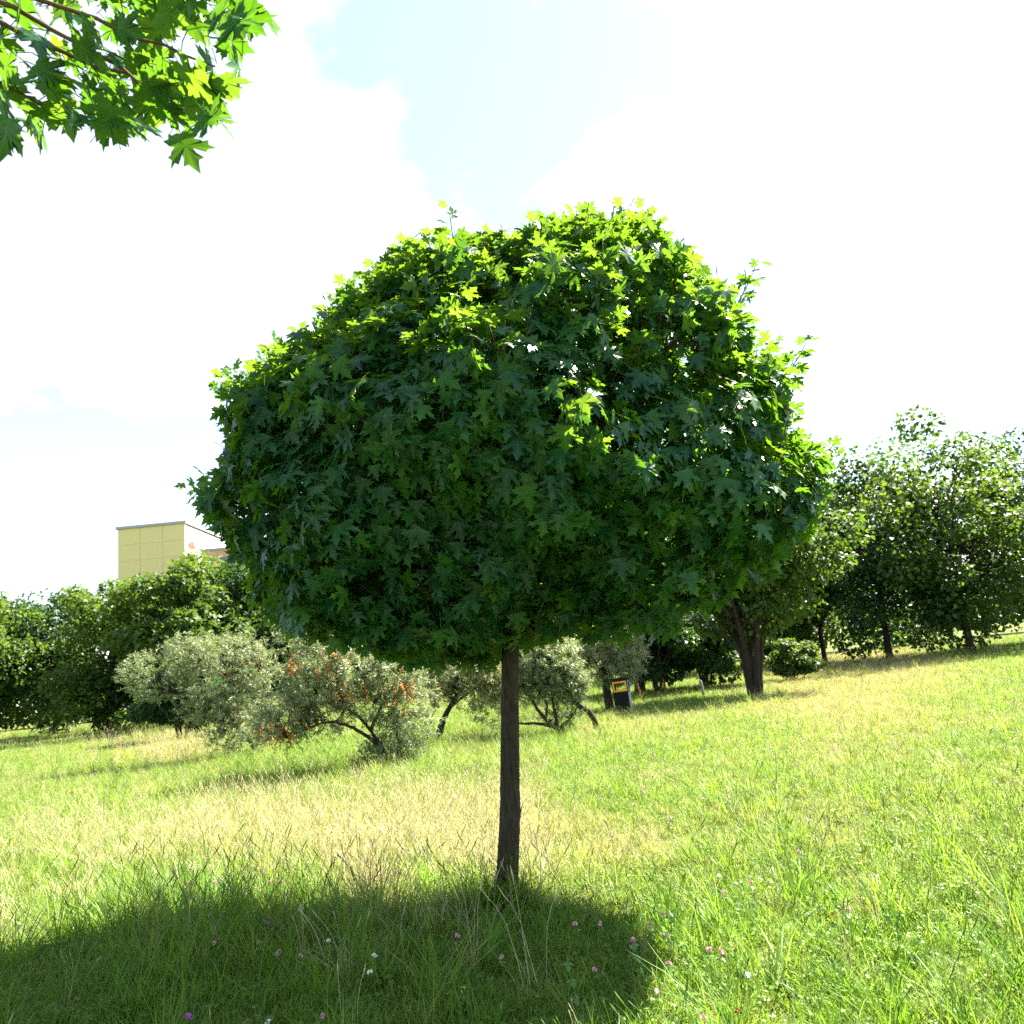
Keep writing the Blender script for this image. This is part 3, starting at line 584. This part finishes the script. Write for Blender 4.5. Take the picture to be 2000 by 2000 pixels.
# ------------------------------------------------------------------ apartment block
M_yel = plain('yellow_render', (.60, .52, .26), .9, .1, var=.04, scale=6); M_wht = plain('white_render', (.82, .80, .78), .8, .2, var=.04, scale=.6)
M_pink = plain('pink_panel', (.55, .30, .24), .8, .2, var=.1, scale=.8); M_glass = plain('window_glass', (.10, .12, .14), .1, .6, var=.3, scale=.4); M_roof = plain('roof_edge', (.3, .3, .3), .7)
YB = 150.0; pr_ = at(361, 1022, YB); pb = at(364, 1200, YB)
bld = thing('apartment_building', (pr_[0] - 7, YB + 20, 0), 'tall panel apartment block with yellow gable wall far behind the trees', 'building')
x1 = pr_[0]; x0 = x1 - 13; ztop_ = pr_[2]
mb = MB(); box(mb, (x0, YB + .12, -.5), (x1 - .01, YB + .4, ztop_ - .02)); gw = mb.build('gable_wall', M_wht, bld)
nfp = int(ztop_ / 2.9); hp = (ztop_ + .5) / nfp; wp = (x1 - x0) / 3
mb = MB(); box(mb, (.04, 0, .04), (wp - .04, .13, hp - .04)); pme = mb.mesh('panel', M_yel)
for kf in range(nfp):
    for kc in range(3):
        o = bpy.data.objects.new('panel', pme); col.objects.link(o); o.parent = gw; o.matrix_parent_inverse = (Matrix.Translation(bld.location) @ gw.matrix_parent_inverse).inverted(); o.location = (x0 + kc * wp, YB, -.5 + kf * hp)
mb = MB(); box(mb, (x0, YB + .4, -.5), (x1 - .003, YB + 48, ztop_ - .3)); mb.build('wall', M_wht, bld)
mb = MB(); box(mb, (x0 - .3, YB - .3, ztop_), (x1 + .3, YB + 48.3, ztop_ + .5)); mb.build('roof', M_roof, bld)
nfl = int(ztop_ // 2.9)
wm_ = MB(); box(wm_, (0, -.8, -.7), (.05, .8, .7)); wme = wm_.mesh('window', M_glass); bm_ = MB(); box(bm_, (0, -1.5, -.55), (1.1, 1.5, .45)); bme = bm_.mesh('balcony', M_pink)
for fl in range(2, nfl):
    for k in range(10):
        yy = YB + 3 + k * 4.6
        for me_, xo in ((wme, x1 - .02),) if k % 2 else ((bme, x1 - .02),):
            o = bpy.data.objects.new(me_.name.split('.')[0], me_); col.objects.link(o); attach(o, bld); o.location = (xo, yy, 1.6 + fl * 2.9)
pl = at(384, 1074, YB - 10)
blk = thing('apartment_building', (pl[0] + 4, YB, 0), 'lower pinkish block beside the tall yellow gable wall', 'building')
mb = MB(); box(mb, (pl[0] + 1.0, YB - 10, -.5), (pl[0] + 9, YB + 6, pl[2] - .4)); mb.build('wall', M_pink, blk)
mb = MB(); box(mb, (pl[0] + .8, YB - 10.2, pl[2] - .4), (pl[0] + 9.2, YB + 6.2, pl[2])); mb.build('roof', M_roof, blk)
wm_ = MB(); box(wm_, (-.6, -.04, -.7), (.6, .02, .7)); wme2 = wm_.mesh('window', M_glass)
for fl in range(1, int(pl[2] // 2.9)):
    for k in range(3):
        o = bpy.data.objects.new('window', wme2); col.objects.link(o); attach(o, blk); o.location = (pl[0] + 2.4 + 2.4 * k, YB - 10.02, 1.6 + fl * 2.9)

# ------------------------------------------------------------------ litter bin and post
M_blk = plain('black_powder_coat', (.006, .007, .007), .6, .15); M_org = plain('orange_paint', (.75, .32, .02), .4, .5, var=.08); M_blu = plain('blue_paint', (.22, .48, .80), .35, .5, var=.05); M_gry = plain('grey_sheet_steel', (.45, .44, .42), .35, .5, var=.08)
bp_ = ground(1221, 1392); yb_ = bp_[1]
HB, WB, DB = 1.0, .44, .42
bin_ = thing('litter_bin', (0, 0, 0), 'black litter bin with orange framed opening beside the thick willow trunk', 'bin')
def part(name, mat, boxes, par=None):
    m_ = MB()
    for lo, hi in boxes: box(m_, lo, hi)
    return m_.build(name, mat, par or bin_)
h_ = WB / 2; d_ = DB / 2; z1, z2 = .62, .93
body = part('body', M_blk, [((-h_, -d_, 0.03), (h_ - .012, d_, z1))])
part('side_panel', M_gry, [((h_ - .012, -d_ + .03, .05), (h_, d_ - .03, z1 - .02))])
for sx in (-1, 1):
    for sy in (-1, 1):
        part('corner_post', M_blk, [((sx * (h_ - .02) - .02, sy * (d_ - .02) - .02, z1), (sx * (h_ - .02) + .02, sy * (d_ - .02) + .02, z2))])
part('lid', M_blk, [((-h_ - .015, -d_ - .015, z2), (h_ + .015, d_ + .015, HB))])
part('foot', M_blk, [((-h_ + .04, -d_ + .04, -.06), (h_ - .04, d_ - .04, .03))])
def frame_boxes(axis, off, a0, a1, b0, b1, t, th):
    bs = [(a0, b0, a1, b0 + t), (a0, b1 - t, a1, b1), (a0, b0 + t, a0 + t, b1 - t), (a1 - t, b0 + t, a1, b1 - t)]
    if axis == 'y': return [((p, off - th, r_), (q_, off, s_)) for p, r_, q_, s_ in bs]
    return [((off, p, r_), (off + th, q_, s_)) for p, r_, q_, s_ in bs]
part('opening_frame', M_org, frame_boxes('y', -d_ - .002, -h_ + .02, h_ - .02, z1 + .01, z2 - .015, .045, .015))
part('side_opening_frame', M_blu, frame_boxes('x', h_ + .002, -d_ + .05, d_ - .05, z1 + .01, z2 - .01, .035, .015))
bin_.location = (float(bp_[0]), float(yb_), float(terrain(bp_[0], yb_))); bin_.rotation_euler = (0, R(-2.5), R(-16))
for c_ in bin_.children: c_.matrix_parent_inverse = Matrix()
gp = ground(1374, 1360)
post = MB(); tube(post, [gp + [0, 0, -.1], gp + [0, 0, .25], gp + [-.03, 0, .50], gp + [-.032, 0, .53]], [.045, .045, .044, .03], 10)
tag(post.build('marker_post', plain('weathered_concrete', (.17, .18, .16), .9)), 'short grey marker post standing in the grass near the dark hazel', 'post')

# ------------------------------------------------------------------ grass
protoc = bpy.data.collections.new('grass_tufts')
def tuft(nb, hmin, hmax, wd, spread, lean, curl, heads=0, broad=0):
    mb = MB()
    a_ = rng.uniform(0, 6.283, nb); r_ = spread * np.sqrt(rng.uniform(size=nb)); h = rng.uniform(hmin, hmax, nb)
    b = np.stack([r_ * np.cos(a_), r_ * np.sin(a_), np.full(nb, -.01)], -1); la = rng.uniform(0, 6.283, nb); ln = rng.uniform(.1, 1, nb) * lean; cu = rng.uniform(.2, 1, nb) * curl
    dirv = np.stack([np.cos(la), np.sin(la), np.zeros(nb)], -1); sd = np.stack([-np.sin(la + rng.normal(size=nb) * .8), np.cos(la), np.zeros(nb)], -1)
    V = []
    for k, f_ in enumerate((0, .4, .75, 1.0)):
        c = b + up * (h * (f_ - .25 * cu * f_ ** 2.5))[:, None] + dirv * (h * (ln * f_ + cu * f_ ** 2.2))[:, None]; ww = wd * (1, .9, .55, .0)[k]
        V += [c - sd * ww, c + sd * ww] if k < 3 else [c]
    V = np.stack(V, 1); base = (np.arange(nb) * 7)[:, None]
    Q = np.concatenate([base + np.array([[0, 1, 3, 2]]), base + np.array([[2, 3, 5, 4]])]); T = base + np.array([[4, 5, 6]])
    mb.add(V.reshape(-1, 3), [Q, T])
    for k in range(heads):            # narrow seed heads on fine stalks
        i = rng.integers(nb); H = hmax * rng.uniform(1.1, 1.55); p0 = b[i]; p1 = p0 + up * H * .7 + dirv[i] * H * .12; p2 = p0 + up * H + dirv[i] * H * .3
        tube(mb, curve([p0, p1, p2], 2), [.0012] * 5, 3, cap=False); tube(mb, [p1 * .25 + p2 * .75, p2, p2 + (p2 - p1) * .25], [.0012, .0030, .0008], 4)
    for k in range(broad):            # clover-like leaflets
        p0 = np.array([rng.normal() * spread, rng.normal() * spread, rng.uniform(.25, .8) * hmax])
        for j in range(3):
            aa = j * 2.09 + rng.uniform(0, 1); put(mb, *BROAD, p0[None], (up + rng.normal(size=3) * .3)[None], np.array([[math.cos(aa), math.sin(aa), .1]]), [rng.uniform(.012, .021)], 0)
    return mb
def protos(name, mat, specs):
    c = bpy.data.collections.new(name)
    for i, s in enumerate(specs):
        o = bpy.data.objects.new(f'{name}_{i}', tuft(*s).mesh(name, mat)); c.objects.link(o)
    return c
def scatter(name, label, P, tint, scale, coll, nvar, lean=(0, 0), cat='grass'):
    me = bpy.data.meshes.new(name); me.vertices.add(len(P)); me.vertices.foreach_set('co', P.astype(np.float32).ravel())
    n = len(P)
    rot = np.stack([rng.normal(size=n) * .12 + lean[0], rng.normal(size=n) * .12 + lean[1], rng.uniform(0, 6.283, n)], -1)
    for nm, ty, v, key in (('rot', 'FLOAT_VECTOR', rot, 'vector'), ('scl', 'FLOAT', scale, 'value'), ('tint', 'FLOAT', tint, 'value'), ('pick', 'INT', rng.integers(0, nvar, n), 'value')):
        a_ = me.attributes.new(nm, ty, 'POINT'); a_.data.foreach_set(key, np.ascontiguousarray(v, dtype=np.int32 if ty == 'INT' else np.float32).ravel())
    o = bpy.data.objects.new(name, me); col.objects.link(o); tag(o, label, cat, kind='stuff')
    gt = bpy.data.node_groups.new(name, 'GeometryNodeTree'); gt.interface.new_socket('Geometry', in_out='INPUT', socket_type='NodeSocketGeometry'); gt.interface.new_socket('Geometry', in_out='OUTPUT', socket_type='NodeSocketGeometry')
    gi, go = N(gt, 'NodeGroupInput'), N(gt, 'NodeGroupOutput'); ip = N(gt, 'GeometryNodeInstanceOnPoints'); ci = N(gt, 'GeometryNodeCollectionInfo')
    ci.inputs['Collection'].default_value = coll; ci.inputs['Separate Children'].default_value = True; ci.inputs['Reset Children'].default_value = True
    def na(nm, ty): q = N(gt, 'GeometryNodeInputNamedAttribute', data_type=ty); q.inputs['Name'].default_value = nm; return q.outputs['Attribute']
    ip.inputs['Pick Instance'].default_value = True
    gt.links.new(gi.outputs[0], ip.inputs['Points']); gt.links.new(ci.outputs[0], ip.inputs['Instance']); gt.links.new(na('pick', 'INT'), ip.inputs['Instance Index'])
    gt.links.new(na('rot', 'FLOAT_VECTOR'), ip.inputs['Rotation']); gt.links.new(na('scl', 'FLOAT'), ip.inputs['Scale']); gt.links.new(ip.outputs[0], go.inputs[0])
    md = o.modifiers.new('scatter', 'NODES'); md.node_group = gt
    return o
M_grass = leaf_mat('grass_blade', ((.075, .185, .013), (.25, .25, .065)), ((.18, .33, .015), (.46, .45, .10)), rough=.5, spec=.3, fac=.42, source='instancer')
M_straw = leaf_mat('straw_blade', ((.54, .51, .29), (.55, .44, .26)), ((.52, .49, .20), (.52, .38, .18)), rough=.5, spec=.3, fac=.38, source='instancer')
c_short = protos('short_grass', M_grass, [(26, .05, .13, .0024, .055, .5, .6, 0, 3), (28, .06, .15, .0026, .06, .55, .7, 0, 0), (24, .04, .12, .003, .06, .7, .6, 0, 4), (26, .06, .17, .0022, .05, .4, .8, 1, 2)])
c_long = protos('long_grass', M_grass, [(22, .16, .34, .0028, .06, .35, .6, 1), (20, .18, .40, .0030, .06, .4, .8, 0), (24, .14, .30, .0025, .07, .5, .7, 2)])
c_straw = protos('straw_grass', M_straw, [(16, .10, .26, .0015, .06, .6, .9, 3), (18, .08, .24, .0015, .07, .7, 1.0, 2), (14, .12, .30, .0013, .06, .5, .8, 4)])
def field(y0, y1, dens):
    A = (y1 - y0) * (y1 * 1.7 + 7) ; n = int(A * dens); y = rng.uniform(y0, y1, n); x = rng.uniform(-.5, .5, n) * (y1 * 1.7 + 7); k = np.abs(x) < y * .85 + 3.2
    return x[k], y[k]
G = lambda q, cx_, cy_, sx, sy: np.exp(-((q[:, 0] - cx_) / sx) ** 2 - ((q[:, 1] - cy_) / sy) ** 2)
def dryness(x, y):
    q = project(np.stack([x, y, np.zeros_like(x)], -1))
    d = .72 * G(q, 560, 1645, 300, 70) + .62 * G(q, 880, 1620, 170, 85) + .7 * G(q, 340, 1470, 110, 30) + .55 * G(q, 1180, 1665, 190, 45) + .95 * G(q, 1640, 1385, 190, 50) + .9 * G(q, 1660, 1310, 220, 40) + .5 * G(q, 1250, 1420, 150, 30) + .6 * G(q, 1680, 1290, 160, 25) + .45 * G(q, 1640, 1650, 70, 60) + .45 * G(q, 1010, 1640, 60, 90) + .5 * G(q, 350, 1400, 60, 14) + .5 * G(q, 740, 1760, 80, 40)
    d = d + .22 * smooth_noise(x, y, 1.6) + .16 * smooth_noise(x + 40, y, 5.0)
    return np.clip(d, 0, 1), q
Ps, Ts, Ss = [], [], []; Pl, Tl, Sl = [], [], []; Pd, Td, Sd = [], [], []
for y0, y1, dens, s_ in ((1.2, 4.2, 230, 1.0), (4.2, 7, 190, 1.05), (7, 12, 130, 1.0), (12, 20, 80, 1.15), (20, 34, 38, 1.4), (34, 66, 11, 1.9)):
    x, y = field(y0, y1, dens); d, q = dryness(x, y); zt = terrain(x, y); n = len(x); u_ = rng.uniform(size=n)
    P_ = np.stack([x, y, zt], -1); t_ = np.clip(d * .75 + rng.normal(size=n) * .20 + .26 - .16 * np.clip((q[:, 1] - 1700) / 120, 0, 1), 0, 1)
    longm = np.clip(.9 * G(q, 620, 1520, 330, 75) + .8 * G(q, 450, 1850, 260, 110) + .5 * G(q, 850, 1490, 120, 60) + .35 * G(q, 1000, 1450, 300, 60), 0, 1)
    # trampled clear of the stem only by its own girth
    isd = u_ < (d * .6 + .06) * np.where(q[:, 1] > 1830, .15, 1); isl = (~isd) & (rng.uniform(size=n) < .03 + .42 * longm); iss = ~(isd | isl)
    v_ = rng.uniform(.7, 1.3, n) * s_
    Ps.append(P_[iss]); Ts.append(t_[iss]); Ss.append(v_[iss]); Pl.append(P_[isl]); Tl.append(t_[isl] * .7); Sl.append((v_ * np.where(y > 9, .8, 1))[isl])
    pk = np.clip(rng.normal(size=n) * .22 + .25 + .6 * (G(q, 340, 1470, 120, 40) + G(q, 1640, 1340, 190, 70) + G(q, 740, 1770, 70, 40)), 0, 1)
    Pd.append(P_[isd]); Td.append(pk[isd]); Sd.append((v_ * np.where(q[:, 0] > 1080, .6, .95) * np.where(y > 12, .75, 1))[isd])
cat_ = np.concatenate
scatter('grass', 'short green lawn grass mixed with clover leaves', cat_(Ps), cat_(Ts), cat_(Ss), c_short, 4)
scatter('long_grass', 'long lush green grass in loose tufts', cat_(Pl), cat_(Tl), cat_(Sl), c_long, 3, lean=(0, 0))
scatter('dry_grass', 'dry straw coloured grass with seed heads', cat_(Pd), cat_(Td), cat_(Sd), c_straw, 3)
rad_ = rng.uniform(.03, .16, 60); an_ = rng.uniform(0, 6.283, 60)
cl = np.stack([BASE[0] + .05 * np.sign(np.cos(an_)) + rad_ * np.cos(an_), BASE[1] - .06 - rad_ * np.abs(np.sin(an_)), np.zeros(60)], -1)
scatter('trunk_grass', 'lush green grass tufts around the foot of the trunk', cl, rng.uniform(0, .3, 60), rng.uniform(.6, .9, 60), c_long, 3)

# ------------------------------------------------------------------ meadow flowers
M_pinkf = plain('clover_pink', (.72, .38, .46), .7, .2, var=.25, scale=300); M_whitef = plain('flower_white', (.8, .8, .74), .7, .2, var=.1, scale=300); M_purp = plain('flower_purple', (.45, .10, .42), .7, .2, var=.2, scale=300); M_brown = plain('faded_clover_brown', (.35, .15, .06), .8, .2, var=.3, scale=300)
M_stem = leaf_mat('flower_stem', ((.07, .17, .025), (.07, .17, .025)), ((.2, .4, .03), (.2, .4, .03)), source='random', fac=.35)
def head_mesh(name, mat, rx, rz):
    mb = MB(); n = 46; i = np.arange(n); zz_ = 1 - 1.75 * (i + .5) / n; th = i * 2.39996; rr_ = np.sqrt(1 - zz_ ** 2)
    dv = np.stack([rr_ * np.cos(th), rr_ * np.sin(th), zz_], -1)
    V, Fc = blade_leaf(.30, .5); put(mb, V, Fc, dv * np.array([rx, rx, rz]) * .35, dv[:, [1, 2, 0]] + .01, dv + up * .4, np.full(n, rx * .85), 0); return mb.mesh(name, mat)
HEADS = {'p': head_mesh('flower_head', M_pinkf, .0125, .013), 'w': head_mesh('flower_head', M_whitef, .013, .008), 'v': head_mesh('flower_head', M_purp, .014, .012), 'b': head_mesh('flower_head', M_brown, .011, .012)}
mb = MB(); tube(mb, curve([(0, 0, -.24), (.006, .003, -.12), (0, 0, 0)], 3), [.0014] * 7, 4, cap=False); STEM = mb.mesh('stem', M_stem)
mb = MB()
for zl in (-.03,):
    for j in range(3):
        aa = j * 2.09 + zl * 40; put(mb, *BROAD, np.array([[0, 0, zl]]), np.array([[.2 * math.cos(aa), .2 * math.sin(aa), 1.0]]), np.array([[math.cos(aa), math.sin(aa), .25]]), [.026], 0)
LEAFT = mb.mesh('leaflets', M_stem)
Rz = [(1353, 790), (1203, 850), (1907, 945), (1817, 975, 'b'), (905, 982, 'w'), (855, 970), (357, 1030), (500, 1027), (780, 1052), (878, 1100), (687, 1120), (1117, 1173), (1187, 1188), (1268, 1180, 'b'), (891, 1255), (469, 1290), (821, 1413), (1277, 1525, 'b'), (1089, 1563), (692, 353), (733, 255), (758, 257), (749, 285), (505, 322), (655, 138), (596, 143), (698, 147), (886, 165), (938, 173), (1166, 367), (1087, 320), (856, 398), (897, 424), (892, 462), (574, 530), (1097, 675, 'b'), (1628, 622), (1677, 442), (1620, 123), (1668, 158), (1755, 118), (1482, 217), (1390, 217), (1703, 183), (1742, 195), (1606, 238), (1477, 17), (1527, 20), (1658, 12), (1817, 40), (1850, 15), (1183, 297), (1219, 265), (193, 480), (1340, 1320, 'w'), (1172, 757, 'w')]
Lz = [(1140, 575), (1120, 590), (625, 658), (713, 683), (765, 678), (320, 838), (350, 832), (400, 865), (90, 795), (104, 710), (245, 765), (560, 790), (617, 790), (1346, 418), (1575, 410), (1500, 448), (1380, 522), (1055, 566), (920, 640), (975, 628), (960, 645), (1002, 660), (1355, 630), (1162, 718), (1296, 745), (1187, 745), (205, 695), (243, 795), (338, 738), (505, 718), (528, 738), (540, 1025, 'v'), (610, 1188), (733, 1210), (1152, 1210, 'w'), (1622, 1097), (1460, 1127, 'b'), (1873, 1217), (890, 1125, 'w'), (597, 1203, 'w'), (1125, 1303, 'w'), (545, 1587, 'w'), (97, 1555, 'v'), (855, 1553), (500, 1135), (242, 1140)]
LAB = {'p': ('red_clover', 'round pink clover flower on a thin stem in the grass', 'pink clover flowers'), 'w': ('white_yarrow', 'small white flower head low in the grass', 'white meadow flowers'), 'v': ('purple_knapweed', 'purple knapweed flower among the long shaded grass', 'purple knapweed flowers'), 'b': ('faded_clover', 'faded brown clover head on a thin stem in the grass', 'faded brown clover heads')}
for x0_, L in ((1000, Rz), (335, Lz)):
    for e in L:
        k = e[2] if len(e) > 2 else 'p'; px, py = x0_ + e[0] / 2.905, 1450 + e[1] / 2.905
        hz_ = rng.uniform(.15, .23); c = ground(px, py, hz_); nm, lab, grp = LAB[k]
        if k == 'p':
            shade = py > 1745 and px < np.interp(py, [1745, 1790, 1880, 2000], [1385, 1345, 1200, 1045])
            dry_ = dryness(np.array([c[0]]), np.array([c[1]]))[0][0] > .45
            lab, grp = (('pink clover flower in the shade of the ball-headed maple', 'pink clover in the maple shade') if shade else ('pink clover flower among the dry straw coloured grass', 'pink clover in the dry grass') if dry_ else ('pink clover flower standing in the sunlit green grass', 'pink clover in the sunlit grass'))
        o = thing(nm, c, lab, 'flower', grp); o.rotation_euler = (rng.normal() * .15, rng.normal() * .15, rng.uniform(0, 6.28)); s_ = rng.uniform(.9, 1.25) if c[1] < 6 else rng.uniform(1.0, 1.4); o.scale = (s_, s_, 1)
        for pn, me_ in (('flower_head', HEADS[k]), ('stem', STEM), ('leaflets', LEAFT)):
            if pn == 'leaflets' and (c[1] > 6 or k != 'p'): continue
            q_ = bpy.data.objects.new(pn, me_); col.objects.link(q_); q_.parent = o
# the tall clover stalk that catches the sun at the edge of the shade
for px, py, hh, lab in ((1107, 1868, .34, 'tall leafy clover stalk catching the sun at the shade edge'), (1236, 1835, .27, 'sunlit clover stalk with a pink bud at the shade edge')):
    c = ground(px, py, hh); o = thing('clover_stalk', (c[0], c[1], 0), lab, 'plant'); mb = MB()
    pts = curve([(c[0] + .04, c[1], -.02), (c[0] + .02, c[1], hh * .5), tuple(c)], 5); tube(mb, pts, np.linspace(.0025, .0014, len(pts)), 5); mb.build('stem', M_stem, o)
    for f_ in (.35, .55, .78, .98):
        mb = MB(); b_ = pts[int(f_ * (len(pts) - 1))]
        for j in range(3):
            aa = j * 2.09 + f_ * 9; put(mb, *BROAD, b_[None] + .0, np.array([[.3 * math.cos(aa), .3 * math.sin(aa) - .3, .8]]), np.array([[math.cos(aa), math.sin(aa), .3]]), [.032], 0)
        mb.build('leaflet', M_stem, o)
# rust-red docks by the bin
M_dock = plain('rust_dock', (.30, .11, .035), .9, .2, var=.3, scale=60)
for px, py in ((1262, 1350), (1277, 1352), (1288, 1347), (1300, 1354), (1255, 1362), (1310, 1345)):
    c = ground(px, py + 10); o = thing('dock_plant', c, 'rust red dock seed stalk in the grass behind the litter bin', 'plant', 'rust red docks'); mb = MB(); ms = MB()
    hh = rng.uniform(.45, .7); tp_ = c + np.array([rng.normal() * .04, 0, hh]); tube(ms, curve([c - up * .03, (c + tp_) / 2, tp_], 3), [.008] * 7, 4); ms.build('stem', M_dock, o)
    n = 90; f_ = rng.uniform(.3, 1, n)[:, None]; put(mb, *BROAD, c * (1 - f_) + tp_ * f_ + rng.normal(size=(n, 3)) * .016, rng.normal(size=(n, 3)), rng.normal(size=(n, 3)) + up, np.full(n, .026), 0); mb.build('seed_head', M_dock, o)
